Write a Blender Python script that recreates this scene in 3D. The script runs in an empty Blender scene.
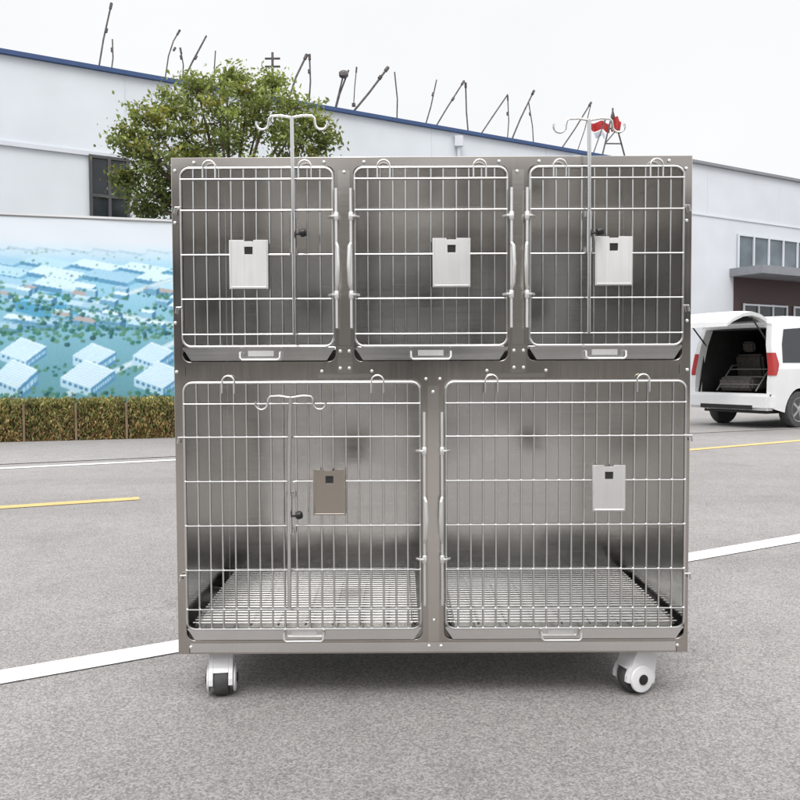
import bpy, math, random
import numpy as np
from mathutils import Matrix, Vector
random.seed(7); np.random.seed(7)
S=bpy.context.scene
S.view_settings.view_transform='Standard'; S.view_settings.look='None'; S.view_settings.exposure=0
COL=S.collection

# ---------------------------------------------------------------- camera model
CH=0.96; TH=math.radians(2.3)
def ray(u,v):
    a=(u-400)/800; b=(400-v)/800
    return Vector((a, math.cos(TH)+b*math.sin(TH), -math.sin(TH)+b*math.cos(TH)))
def onY(u,v,Y):
    d=ray(u,v); t=Y/d.y
    return Vector((d.x*t,Y,CH+d.z*t))
def onG(u,v):
    d=ray(u,v); t=-CH/d.z
    return Vector((d.x*t,d.y*t,0))
def onW(u,v,Y0,m):
    d=ray(u,v); t=Y0/(d.y-m*d.x)
    return Vector((d.x*t,d.y*t,CH+d.z*t))

# ---------------------------------------------------------------- materials
def nn(nt,t,**kw):
    n=nt.nodes.new(t)
    for k,x in kw.items(): setattr(n,k,x)
    return n
def mat(name,c,rough=.6,metal=0.,var=.08,scale=4.,bump=0.,stretch=None,spec=.5,dirt=None):
    m=bpy.data.materials.new(name); m.use_nodes=True; nt=m.node_tree
    b=nt.nodes['Principled BSDF']; L=nt.links.new
    b.inputs['Roughness'].default_value=rough; b.inputs['Metallic'].default_value=metal
    b.inputs['Specular IOR Level'].default_value=spec
    tc=nn(nt,'ShaderNodeTexCoord'); mp=nn(nt,'ShaderNodeMapping')
    if stretch: mp.inputs['Scale'].default_value=stretch
    L(tc.outputs['Object'],mp.inputs['Vector'])
    nz=nn(nt,'ShaderNodeTexNoise'); nz.inputs['Scale'].default_value=scale; nz.inputs['Detail'].default_value=6
    L(mp.outputs[0],nz.inputs['Vector'])
    cr=nn(nt,'ShaderNodeValToRGB')
    cr.color_ramp.elements[0].position=.3; cr.color_ramp.elements[1].position=.7
    lo=[max(0,x*(1-var)) for x in c]; hi=[min(1,x*(1+var)) for x in c]
    if dirt: lo=list(dirt)
    cr.color_ramp.elements[0].color=(*lo,1); cr.color_ramp.elements[1].color=(*hi,1)
    L(nz.outputs['Fac'],cr.inputs[0]); L(cr.outputs[0],b.inputs['Base Color'])
    mr=nn(nt,'ShaderNodeMapRange'); mr.inputs['To Min'].default_value=max(0,rough-.08); mr.inputs['To Max'].default_value=min(1,rough+.1)
    L(nz.outputs['Fac'],mr.inputs['Value']); L(mr.outputs[0],b.inputs['Roughness'])
    if bump:
        bp=nn(nt,'ShaderNodeBump'); bp.inputs['Strength'].default_value=bump; bp.inputs['Distance'].default_value=.002
        L(nz.outputs['Fac'],bp.inputs['Height']); L(bp.outputs[0],b.inputs['Normal'])
    return m
def steel(name,c,rough,stretch,wave=.0,var=.05):
    m=bpy.data.materials.new(name); m.use_nodes=True; nt=m.node_tree; L=nt.links.new
    b=nt.nodes['Principled BSDF']; b.inputs['Metallic'].default_value=1
    tc=nn(nt,'ShaderNodeTexCoord'); mp=nn(nt,'ShaderNodeMapping'); mp.inputs['Scale'].default_value=stretch
    L(tc.outputs['Object'],mp.inputs[0])
    fine=nn(nt,'ShaderNodeTexNoise'); fine.inputs['Scale'].default_value=1; fine.inputs['Detail'].default_value=3
    L(mp.outputs[0],fine.inputs['Vector'])
    big=nn(nt,'ShaderNodeTexNoise'); big.inputs['Scale'].default_value=3.5; big.inputs['Detail'].default_value=4; big.inputs['Roughness'].default_value=.55
    L(tc.outputs['Object'],big.inputs['Vector'])
    mx=nn(nt,'ShaderNodeMath',operation='MULTIPLY_ADD'); mx.inputs[1].default_value=.3
    L(fine.outputs['Fac'],mx.inputs[0])
    m2=nn(nt,'ShaderNodeMath',operation='MULTIPLY'); m2.inputs[1].default_value=.7
    L(big.outputs['Fac'],m2.inputs[0]); L(m2.outputs[0],mx.inputs[2])
    cr=nn(nt,'ShaderNodeValToRGB'); cr.color_ramp.elements[0].position=.32; cr.color_ramp.elements[1].position=.68
    cr.color_ramp.elements[0].color=(*[x*(1-var) for x in c],1); cr.color_ramp.elements[1].color=(*[min(1,x*(1+var)) for x in c],1)
    L(mx.outputs[0],cr.inputs[0]); L(cr.outputs[0],b.inputs['Base Color'])
    mr=nn(nt,'ShaderNodeMapRange'); mr.inputs['From Min'].default_value=.3; mr.inputs['From Max'].default_value=.7
    mr.inputs['To Min'].default_value=rough-.05; mr.inputs['To Max'].default_value=rough+.08
    L(mx.outputs[0],mr.inputs['Value']); L(mr.outputs[0],b.inputs['Roughness'])
    bp=nn(nt,'ShaderNodeBump'); bp.inputs['Strength'].default_value=.05; bp.inputs['Distance'].default_value=.0004
    L(fine.outputs['Fac'],bp.inputs['Height'])
    if wave:
        wv=nn(nt,'ShaderNodeTexNoise'); wv.inputs['Scale'].default_value=2.2; wv.inputs['Detail'].default_value=1; L(tc.outputs['Object'],wv.inputs['Vector'])
        b2=nn(nt,'ShaderNodeBump'); b2.inputs['Strength'].default_value=wave; b2.inputs['Distance'].default_value=.03
        L(wv.outputs['Fac'],b2.inputs['Height']); L(b2.outputs[0],bp.inputs['Normal'])
    L(bp.outputs[0],b.inputs['Normal'])
    return m
M_frame=steel('brushed_steel_frame',(.50,.465,.43),.17,(220,220,4),.55,.07)
M_frameh=steel('brushed_steel_plate',(.60,.57,.535),.18,(4,220,220),.3)
M_panel=steel('steel_panel',(.70,.69,.67),.18,(3,3,120),.45,.07)
M_wire=steel('wire_steel',(.68,.68,.67),.20,(60,60,60))
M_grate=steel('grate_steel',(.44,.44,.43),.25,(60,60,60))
M_bright=steel('bright_steel',(.84,.84,.83),.46,(200,150,6),.1)
M_tray=steel('tray_steel',(.76,.75,.73),.22,(4,150,150),.2)
M_dull=steel('dull_steel',(.46,.42,.37),.25,(150,150,6),.2)
M_black=mat('black_plastic',(.012,.012,.012),.4)
M_slot=mat('dark_slot',(.02,.02,.02),.8)
M_whiteplastic=mat('white_plastic',(.70,.70,.71),.35,var=.07,scale=12)
M_tyre=mat('caster_rubber',(.06,.06,.06),.7,var=.3,scale=30)
M_wall=mat('painted_render',(.64,.68,.72),.85,var=.06,scale=.6)
M_wall2=mat('painted_cladding',(.60,.63,.67),.8,var=.08,scale=.5)
M_blue=mat('blue_trim',(.03,.07,.18),.5)
M_grey=mat('grey_trim',(.22,.23,.25),.6)
M_maroon=mat('maroon_cladding',(.055,.03,.03),.6)
M_glassd=mat('dark_glass',(.02,.025,.03),.08,var=.3,scale=1.5)
M_glassb=mat('blue_grey_glass',(.12,.15,.17),.12,var=.35,scale=1.2)
M_whitepaint=mat('car_paint_white',(.76,.77,.78),.22,var=.04,scale=3)
M_red=mat('red_lens',(.40,.02,.02),.2)
M_interior=mat('car_interior',(.03,.03,.03),.8,var=.3)
M_seat=mat('seat_fabric',(.10,.09,.085),.9,var=.3,scale=20)
M_rim=mat('alloy',(.45,.45,.46),.35,metal=.8)
M_rod=mat('rusty_rod',(.10,.09,.085),.8,var=.5,scale=10)
M_redflag=mat('red_cloth',(.45,.03,.03),.8)
M_conc=mat('concrete_wall',(.66,.67,.68),.9,var=.06,scale=1.5)
M_bark=mat('bark',(.10,.075,.055),.9,var=.4,scale=18,bump=.4)

def leafmat(name,trans=.3):
    m=bpy.data.materials.new(name); m.use_nodes=True; nt=m.node_tree; L=nt.links.new
    b=nt.nodes['Principled BSDF']; b.inputs['Roughness'].default_value=.55
    at=nn(nt,'ShaderNodeAttribute',attribute_name='Col'); L(at.outputs['Color'],b.inputs['Base Color'])
    tr=nn(nt,'ShaderNodeBsdfTranslucent'); L(at.outputs['Color'],tr.inputs[0])
    mx=nn(nt,'ShaderNodeMixShader'); mx.inputs[0].default_value=trans
    L(b.outputs[0],mx.inputs[1]); L(tr.outputs[0],mx.inputs[2]); L(mx.outputs[0],nt.nodes['Material Output'].inputs[0])
    return m
M_leaf=leafmat('leaves',.35); M_dry=leafmat('hedge_leaves',.2)

# ---------------------------------------------------------------- mesh builder
class MB:
    def __init__(s): s.v=[]; s.f=[]
    def add(s,vs,fs):
        o=len(s.v); s.v+= [Vector(p) for p in vs]; s.f+=[[i+o for i in f] for f in fs]
    def box(s,x0,x1,y0,y1,z0,z1,M=None,bev=0.):
        vs=[(x,y,z) for x in (x0,x1) for y in (y0,y1) for z in (z0,z1)]
        fs=[(0,1,3,2),(4,6,7,5),(0,4,5,1),(2,3,7,6),(0,2,6,4),(1,5,7,3)]
        if bev:
            import bmesh
            bm=bmesh.new(); bv=[bm.verts.new(p) for p in vs]
            for f in fs: bm.faces.new([bv[i] for i in f])
            bmesh.ops.recalc_face_normals(bm,faces=bm.faces)
            bmesh.ops.bevel(bm,geom=bm.edges[:],offset=bev,segments=2,affect='EDGES')
            bm.verts.index_update()
            vs=[v.co.copy() for v in bm.verts]; fs=[[v.index for v in f.verts] for f in bm.faces]; bm.free()
        if M: vs=[M@Vector(p) for p in vs]
        s.add(vs,fs)
    def tube(s,pts,r,n=8,closed=False):
        pts=[Vector(p) for p in pts]; N=len(pts); rings=[]
        up=None
        for i,p in enumerate(pts):
            if closed: t=(pts[(i+1)%N]-pts[i-1]).normalized()
            else: t=(pts[min(i+1,N-1)]-pts[max(i-1,0)]).normalized()
            if up is None:
                up=Vector((0,1,0)) if abs(t.y)<.9 else Vector((1,0,0))
            a=(up-t*up.dot(t)).normalized(); b=t.cross(a); up=a
            rr_=r[i] if isinstance(r,(list,tuple)) else r
            rings.append([p+(a*math.cos(2*math.pi*k/n)+b*math.sin(2*math.pi*k/n))*rr_ for k in range(n)])
        vs=[q for R in rings for q in R]; fs=[]
        for i in range(N if closed else N-1):
            j=(i+1)%N
            for k in range(n):
                k2=(k+1)%n; fs.append((i*n+k,i*n+k2,j*n+k2,j*n+k))
        if not closed:
            fs.append(tuple(range(n-1,-1,-1))); fs.append(tuple((N-1)*n+k for k in range(n)))
        s.add(vs,fs)
    def lathe(s,prof,M,n=28):
        vs=[];fs=[]
        for r,h in prof:
            for k in range(n):
                a=2*math.pi*k/n; vs.append(M@Vector((r*math.cos(a),r*math.sin(a),h)))
        for i in range(len(prof)-1):
            for k in range(n):
                k2=(k+1)%n; fs.append((i*n+k,i*n+k2,(i+1)*n+k2,(i+1)*n+k))
        fs.append(tuple(range(n-1,-1,-1))); fs.append(tuple((len(prof)-1)*n+k for k in range(n)))
        s.add(vs,fs)
    def prism(s,poly,y0,y1,M=None):
        n=len(poly); vs=[(x,y0,z) for x,z in poly]+[(x,y1,z) for x,z in poly]
        if M: vs=[M@Vector(p) for p in vs]
        fs=[tuple(range(n)),tuple(range(2*n-1,n-1,-1))]+[(i,i+n,(i+1)%n+n,(i+1)%n) for i in range(n)]
        s.add(vs,fs)
    def build(s,name,m,parent=None,smooth=False,M=None,fix=True):
        me=bpy.data.meshes.new(name)
        vs=[tuple(M@p) if M else tuple(p) for p in s.v]
        me.from_pydata(vs,[],s.f); me.materials.append(m)
        if fix:
            import bmesh
            bm=bmesh.new(); bm.from_mesh(me); bmesh.ops.recalc_face_normals(bm,faces=bm.faces); bm.to_mesh(me); bm.free()
        ob=bpy.data.objects.new(name,me); COL.objects.link(ob)
        if smooth:
            for p in me.polygons: p.use_smooth=True
            try:
                me.set_sharp_from_angle(angle=math.radians(40))
            except Exception: pass
        if parent: par(ob,parent)
        return ob
def par(ob,p):
    ob.parent=p
    ob.matrix_parent_inverse=Matrix.Translation(p.location).inverted() if p.type=='EMPTY' else Matrix.Identity(4)
def empty(name,loc,label,cat,group=None):
    e=bpy.data.objects.new(name,None); e.location=loc; e.empty_display_size=.2; COL.objects.link(e)
    e['label']=label; e['category']=cat
    if group: e['group']=group
    return e
def rr(x0,x1,z0,z1,r,n=6):
    P=[]
    for cx,cz,a0 in ((x1-r,z1-r,0),(x0+r,z1-r,90),(x0+r,z0+r,180),(x1-r,z0+r,270)):
        for i in range(n+1):
            a=math.radians(a0+90*i/n); P.append((cx+r*math.cos(a),cz+r*math.sin(a)))
    return P
def plate(name,m,parent,outer,holes,yf,th,bev=.001):
    cu=bpy.data.curves.new(name,'CURVE'); cu.dimensions='2D'; cu.fill_mode='BOTH'
    cu.extrude=th/2-bev; cu.bevel_depth=bev; cu.bevel_resolution=1
    for P in [outer]+holes:
        sp=cu.splines.new('POLY'); sp.points.add(len(P)-1)
        for i,(x,z) in enumerate(P): sp.points[i].co=(x,z,0,1)
        sp.use_cyclic_u=True
    t=bpy.data.objects.new('tmp',cu); COL.objects.link(t)
    dg=bpy.context.evaluated_depsgraph_get(); dg.update()
    me=bpy.data.meshes.new_from_object(t.evaluated_get(dg)); bpy.data.objects.remove(t)
    R=Matrix(((1,0,0,0),(0,0,-1,yf+th/2),(0,1,0,0),(0,0,0,1)))
    me.transform(R); me.materials.clear(); me.materials.append(m); me.name=name
    ob=bpy.data.objects.new(name,me); COL.objects.link(ob)
    if parent: par(ob,parent)
    return ob

# ================================================================= CAGE
YF=2.27; YB=2.94
X0,X1=-.639,.823; Z0,Z1=.1406,1.551
cage=empty('veterinary_cage',((X0+X1)/2,YF,0),'large stainless steel animal cage with wire doors on white casters','cage')
def zc(v): return onY(400,v,YF).z
def xu(u): return (u-400)/800*2.256
def xl(u): return (u-400)/800*2.283
ups=[(xu(181.5),xu(336)),(xu(354),xu(509)),(xu(528),xu(684))]
los=[(xl(184),xl(422)),(xl(443),xl(685))]
ZT1,ZT0=zc(165.5),zc(361.5)
ZB1,ZB0=zc(379),zc(640)
holes=[rr(a,b,ZT0,ZT1,.022) for a,b in ups]+[rr(a,b,ZB0,ZB1,.024) for a,b in los]
frame=plate('front_frame',M_frame,cage,[(X0,Z0),(X1,Z0),(X1,Z1),(X0,Z1)],holes,YF,.012)
mb=MB(); e=.002
ya=YF+.0125
mb.box(X0+e,X0+e+.004,ya,YB,Z0+e,Z1-e); mb.box(X1-e-.004,X1-e,ya,YB,Z0+e,Z1-e)
mb.box(X0+.0065,X1-.0065,ya,YB,Z1-.007,Z1-.003); mb.box(X0+.0065,X1-.0065,ya,YB,Z0+.003,Z0+.007)
mb.box(X0+.0065,X1-.0065,YB-.004,YB-.0005,Z0+.0075,Z1-.0075)
mb.build('outer_shell',M_panel,cage)
mb=MB()
zs=(ZT0+ZB1)/2
mb.box(X0+.0068,X1-.0068,ya,YB-.005,zs+.004,zs+.008)
mb.box(X0+.0068,X1-.0068,ya,YB-.005,zs-.008,zs-.004)
mb.build('middle_shelf',M_panel,cage)
for xc,za,zb in ((( ups[0][1]+ups[1][0])/2,zs+.0085,Z1-.0075),((ups[1][1]+ups[2][0])/2,zs+.0085,Z1-.0075),((los[0][1]+los[1][0])/2,Z0+.0075,zs-.0085)):
    mb=MB(); mb.box(xc-.010,xc+.010,ya,YB-.0055,za,zb); mb.build('partition',M_panel,cage)
for g in [(337.5,346,352.5,373),(511,346,526.5,373)]:
    mb=MB(); mb.box(xu(g[0]),xu(g[2]),YF-.0025,YF-.0002,zc(g[3]),zc(g[1])); mb.build('gusset_plate',M_frameh,frame)
for ua,ub in ((318,372),(491,546)):
    mb=MB(); mb.box(xu(ua),xu(ub),YF-.0022,YF-.0002,zc(378),zc(373.6)); mb.build('gusset_plate',M_frameh,frame)
for ua,ub,va,vb,f in ((339,351,170,345,xu),(512.5,524.5,170,345,xu),(427.5,438.5,386,642,xl)):
    mb=MB(); mb.box(f(ua),f(ub),YF-.0016,YF-.0002,zc(vb),zc(va),bev=.0006); mb.build('mullion_strip',M_frameh,frame)
mb=MB(); mb.box(X0+.034,X1-.034,YF-.0014,YF-.0002,zc(651.5),zc(642.5),bev=.0005); mb.build('bottom_rail',M_tray,frame)
for x in (X0+.031,X1-.031):
    for a,b in ((Z0+.0005,ZB0-.012),(ZB1+.012,ZT0-.012)):
        mb=MB(); mb.box(x-.0007,x+.0007,YF-.0006,YF-.0001,a,b); mb.build('seam',M_slot,frame)
bolts=[(176,170),(176,222),(176,322),(687,170),(687,222),(687,322),(345,172),(518,172),
 (340.5,351),(349.5,351),(340.5,368),(349.5,368),(514,351),(523.5,351),(514,368),(523.5,368),
 (177,371),(687,371),(322,371),(372,371),(487,371),(546,371),(426,379),(440,379),(433,392),(365,162),(500,162),(195,162),(325,162),(540,162),(670,162),(428,646),(440,646),(190,646),(676,646),(433,620)]
for u,v in bolts:
    p=onY(u,v,YF); mb=MB()
    mb.lathe([(.0050,0),(.0050,.001),(.0040,.0032),(.002,.0042)],Matrix.Translation((p.x,YF-(.0026 if (abs(v-351)<1 or abs(v-368)<1 or abs(v-392)<1 or v in(172,620)) else .0015),p.z))@Matrix.Rotation(math.radians(90),4,'X'),10)
    mb.build('bolt',M_bright,frame,True)

YD=YF-.012
def arc(cx,cz,r,a0,a1,y,n=10):
    return [(cx+r*math.cos(math.radians(a0+(a1-a0)*i/n)),y,cz+r*math.sin(math.radians(a0+(a1-a0)*i/n))) for i in range(n+1)]
def door(x0,x1,z0,z1,nv,zh,card,cmat,latches,stub):
    mb=MB()
    mb.tube([(x,YD,z) for x,z in rr(x0,x1,z0,z1,.024,6)],.0042,8,True)
    for i in range(1,nv):
        x=x0+(x1-x0)*i/nv+random.uniform(-.001,.001)
        mb.tube([(x,YD+.001,z0),(x+random.uniform(-.001,.001),YD+.001,(z0+z1)/2),(x,YD+.001,z1)],.0029,8)
    for z in zh: mb.tube([(x0-.0,YD-.0055,z),(x1,YD-.0055,z)],.0026,8)
    for fx in (.19,.82):
        cx=x0+(x1-x0)*fx
        mb.tube([(cx-.0175,YD-.006,z1-.03)]+arc(cx,z1+.002,.0175,180,0,YD-.006,10)+[(cx+.0175,YD-.006,z1-.03)],.0026,6)
    for s in stub:
        xx=x0 if s<0 else x1
        for fz in (.22,.78):
            z=z0+(z1-z0)*fz
            mb.tube([(xx,YD-.002,z),(xx+s*.016,YD-.002,z),(xx+s*.018,YD-.002,z-.016)],.0033,7)
    d=mb.build('cage_door',M_wire,cage,True)
    u0,v0,u1,v1=card
    f=xu if z0>.9 else xl
    a,b,c,t=f(u0),f(u1),zc(v1),zc(v0)
    y=YD-.016
    cx=(a+b)/2; zt=t-.028
    hole=[(cx-.012,zt-.012),(cx+.012,zt-.012),(cx+.012,zt+.010),(cx-.012,zt+.010)]
    h=plate('card_holder',cmat,d,[(a,c),(b,c),(b,t),(cx+.014,t),(cx+.014,t-.004),(cx-.014,t-.004),(cx-.014,t),(a,t)],[hole],y,.0016,.0004)
    mb=MB()
    mb.box(a,a+.0018,y+.0018,YD-.0086,c,t); mb.box(b-.0018,b,y+.0018,YD-.0086,c,t); mb.box(a+.002,b-.002,y+.0018,YD-.0086,c,c+.0018)
    mb.tube([(a+.004,y-.0012,t-.003),(a+.004,y-.0012,c+.004),(b-.004,y-.0012,c+.004),(b-.004,y-.0012,t-.003)],.0018,6)
    mb.build('holder_rim',cmat,h)
    mb=MB(); mb.box(a+.003,b-.003,y+.004,y+.0052,c+.004,t-.006); mb.build('holder_backing',M_dull,h)
    mb=MB(); mb.box(cx-.0105,cx+.0105,y+.002,y+.0036,zt-.010,zt+.009); mb.build('holder_window',M_slot,h)
    for s in latches:
        x=(x1+.011) if s>0 else (x0-.011)
        H=z1-z0; za=z0+H*.10; zb=z1-H*.12
        mb=MB()
        yl=YD-.014
        mb.tube([(x,yl,za),(x,yl,zb)],.0042,8)
        for fz in (.24,.80):
            z=za+(zb-za)*fz
            mb.tube([(x-s*.022,YD-.004,z),(x-s*.012,yl-.004,z),(x+s*.004,yl-.004,z)],.0036,7)
            mb.lathe([(.0062,-.011),(.0074,-.009),(.0074,.009),(.0062,.011)],Matrix.Translation((x,yl,z)),10)
        zm=za+(zb-za)*.45
        mb.tube([(x,yl,zm+.06),(x+s*.004,yl-.016,zm+.05),(x+s*.006,yl-.02,zm),(x+s*.004,yl-.018,zm-.05),(x,yl-.006,zm-.065)],.0050,8)
        mb.build('door_latch',M_bright,d,True)
    return d
zh_u=[zc(v) for v in (180,211,255,299,334)]
zh_l=[zc(v) for v in (403,436,480,524,568,607)]
cards=[((232,241,270,289),M_bright),((433,240,470,288),M_bright),((593.5,239,630,287),M_bright)]
lat=[(1,),(-1,1),(-1,)]; stb=[(-1,),(),(1,)]
for (a,b),cd,la,st in zip(ups,cards,lat,stb):
    door(a+.006,b-.006,zc(346),zc(168.5),12,zh_u,cd[0],cd[1],la,st)
door(los[0][0]+.006,los[0][1]-.006,zc(627),zc(382),19,zh_l,(314,468,346,513),M_dull,(1,),(-1,))
door(los[1][0]+.006,los[1][1]-.006,zc(627),zc(382),19,zh_l,(590,465,622,510),M_bright,(-1,),(1,))

def tray(x0,x1,zt,zb,hu):
    mb=MB(); c=.022; y0=YF-.006;y1=YF-.001
    poly=[(x0+.004,zt),(x0+.004+c,zb),(x1-.004-c,zb),(x1-.004,zt)]
    mb.prism(poly,y0,y1)
    mb.box(x0+.006,x1-.006,y0-.004,y0-.0002,zt-.004,zt+.0015)
    mb.box(x0+.03,x1-.03,YF+.014,YB-.05,zb+.004,zb+.007)
    mb.box(x0+.03,x0+.033,YF+.014,YB-.05,zb+.0072,zt+.012); mb.box(x1-.033,x1-.03,YF+.014,YB-.05,zb+.0072,zt+.012)
    t=mb.build('tray',M_tray,cage)
    mb=MB(); w=.056; xc=hu; zz=zb+.014
    mb.tube([(xc-w,y0-.001,zz+.010),(xc-w,y0-.018,zz+.008),(xc-w,y0-.020,zz-.006),(xc-w+.006,y0-.020,zz-.012),(xc+w-.006,y0-.020,zz-.012),(xc+w,y0-.020,zz-.006),(xc+w,y0-.018,zz+.008),(xc+w,y0-.001,zz+.010)],.003,8)
    mb.box(xc-.036,xc+.036,y0-.0035,y0-.0005,zz-.002,zz+.014)
    mb.build('handle',M_bright,t,True)
    return t
for (a,b),h in zip(ups,(261,431,605)): tray(a,b,zc(348),zc(360),xu(h))
for (a,b),h in zip(los,(303,560)): tray(a,b,zc(627),zc(638.5),xl(h))
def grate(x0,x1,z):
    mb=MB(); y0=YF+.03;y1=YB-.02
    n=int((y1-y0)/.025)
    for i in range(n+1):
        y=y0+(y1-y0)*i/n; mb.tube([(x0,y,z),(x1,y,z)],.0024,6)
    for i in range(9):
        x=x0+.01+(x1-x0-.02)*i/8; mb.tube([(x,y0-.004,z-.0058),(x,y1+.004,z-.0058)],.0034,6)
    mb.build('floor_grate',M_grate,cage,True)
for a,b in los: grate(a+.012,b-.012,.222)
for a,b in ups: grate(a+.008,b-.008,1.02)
def pole(uu,v0,v1,knobv,f=xu,tilt=0):
    x=f(uu); zt,zb=zc(v0),zc(v1); y=YD-.030
    mb=MB()
    mb.tube([(x+tilt,y,zt),(x,y,zt-(zt-zb)*.3),(x-tilt*.5,y,zb)],.0054,10)
    zk=zc(knobv)
    mb.tube([(x,y,zk+.055),(x,y,zk-.055)],.0080,10)
    for dz in (.05,-.05):
        mb.box(x-.011,x+.011,y+.006,YD-.0085,zk+dz-.008,zk+dz+.008)
    P=mb.build('infusion_pole',M_wire,cage,True)
    mb=MB(); xt=x+tilt
    w=.062; k=.017
    def side(s):
        q=[(xt,y,zt-.002),(xt+s*w*.5,y,zt+.003),(xt+s*(w-.006),y,zt+.002),(xt+s*w,y,zt-.004),(xt+s*(w+.002),y,zt-.018)]
        for i in range(9):
            a=math.radians(180+ 200*i/8)
            q.append((xt+s*(w+.002+k+k*math.cos(a)),y-.0,zt-.018+k*1.0*math.sin(a)))
        return q
    mb.tube(side(-1),.0034,8); mb.tube(side(1),.0034,8)
    mb.build('bag_hook',M_wire,P,True)
    mb=MB()
    mb.tube([(x+.004,y-.002,zk-.004),(x+.02,y-.010,zk-.004)],.0032,8)
    mb.lathe([(.005,0),(.0105,.003),(.0115,.010),(.0105,.017),(.006,.02)],Matrix.Translation((x+.018,y-.009,zk-.004))@Matrix.Rotation(math.radians(75),4,'Y'),14)
    mb.build('clamp_knob',M_black,P,True)
pole(296,121,335,235,tilt=-.001); pole(586,125,335,235,tilt=-.001); pole(291,396,603,511,f=xl,tilt=.006)

def caster(x,y,ang,brake):
    T=Matrix.Translation((x,y,0))@Matrix.Rotation(math.radians(ang),4,'Z')
    R=.048; off=.016
    mb=MB(); mb.box(-.045,.045,-.04,.04,Z0-.004,Z0-.0005,bev=.001)
    mb.lathe([(.03,Z0-.016),(.03,Z0-.0045)],Matrix.Identity(4),18)
    mb.lathe([(.011,.09),(.011,Z0-.0162)],Matrix.Identity(4),14)
    C=mb.build('caster',M_bright,cage,True,M=T)
    poly=[(off+.0515*math.cos(math.radians(t)),R+.0515*math.sin(math.radians(t))) for t in (-5,15,35,52)]
    poly+=[(.040,.112),(.03,.128),(-.030,.128),(-.042,.108)]
    poly+=[(off+.0515*math.cos(math.radians(t)),R+.0515*math.sin(math.radians(t))) for t in (165,185,205)]
    inner=[(off+.03*math.cos(math.radians(t)),R+.03*math.sin(math.radians(t))) for t in (215,270,330)]
    side=poly+inner
    mb=MB(); mb.prism(side,-.034,-.022); mb.prism(side,.022,.034)
    top=[(off+.0515*math.cos(math.radians(t)),R+.0515*math.sin(math.radians(t))) for t in (35,52)]+[(.040,.112),(.03,.128),(-.030,.128),(-.042,.108)]+[(off+.0515*math.cos(math.radians(t)),R+.0515*math.sin(math.radians(t))) for t in (165,)]
    top+= [(off+.051*math.cos(math.radians(t)),R+.051*math.sin(math.radians(t))) for t in (150,120,90,60)]
    mb.prism(top,-.0218,.0218)
    if brake: mb.box(-.075,-.03,-.02,.02,.098,.106,bev=.002)
    o=mb.build('caster_cover',M_whiteplastic,C,False,M=T)
    bv=o.modifiers.new('bevel','BEVEL'); bv.width=.0035; bv.segments=3; bv.limit_method='ANGLE'
    A=T@Matrix.Translation((off,0,R))@Matrix.Rotation(math.radians(90),4,'X')
    mb=MB(); mb.lathe([(.036,-.0215),(.044,-.021),(R,-.016),(R,.016),(.044,.021),(.036,.0215)],A,32); W=mb.build('wheel',M_tyre,C,True)
    for pr in ([(.038,.0345),(.040,.036),(.038,.041),(.02,.043),(.004,.0435)],[(.004,-.0435),(.02,-.043),(.038,-.041),(.040,-.036),(.038,-.0345)]):
        mb=MB(); mb.lathe(pr,A,32); mb.build('hub_cover',M_whiteplastic,W,True)
    for pr in ([(.015,.0432),(.015,.046),(.011,.0475)],[(.011,-.0475),(.015,-.046),(.015,-.0432)]):
        mb=MB(); mb.lathe(pr,A,20); mb.build('axle_cap',M_black,W,True)
caster(xl(215)-.004,YF+.075,-82,False)
caster(xl(647)+.0,YF+.075,-158,False)
caster(xl(215),YB-.09,60,False)
caster(xl(648),YB-.09,-20,False)

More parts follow.
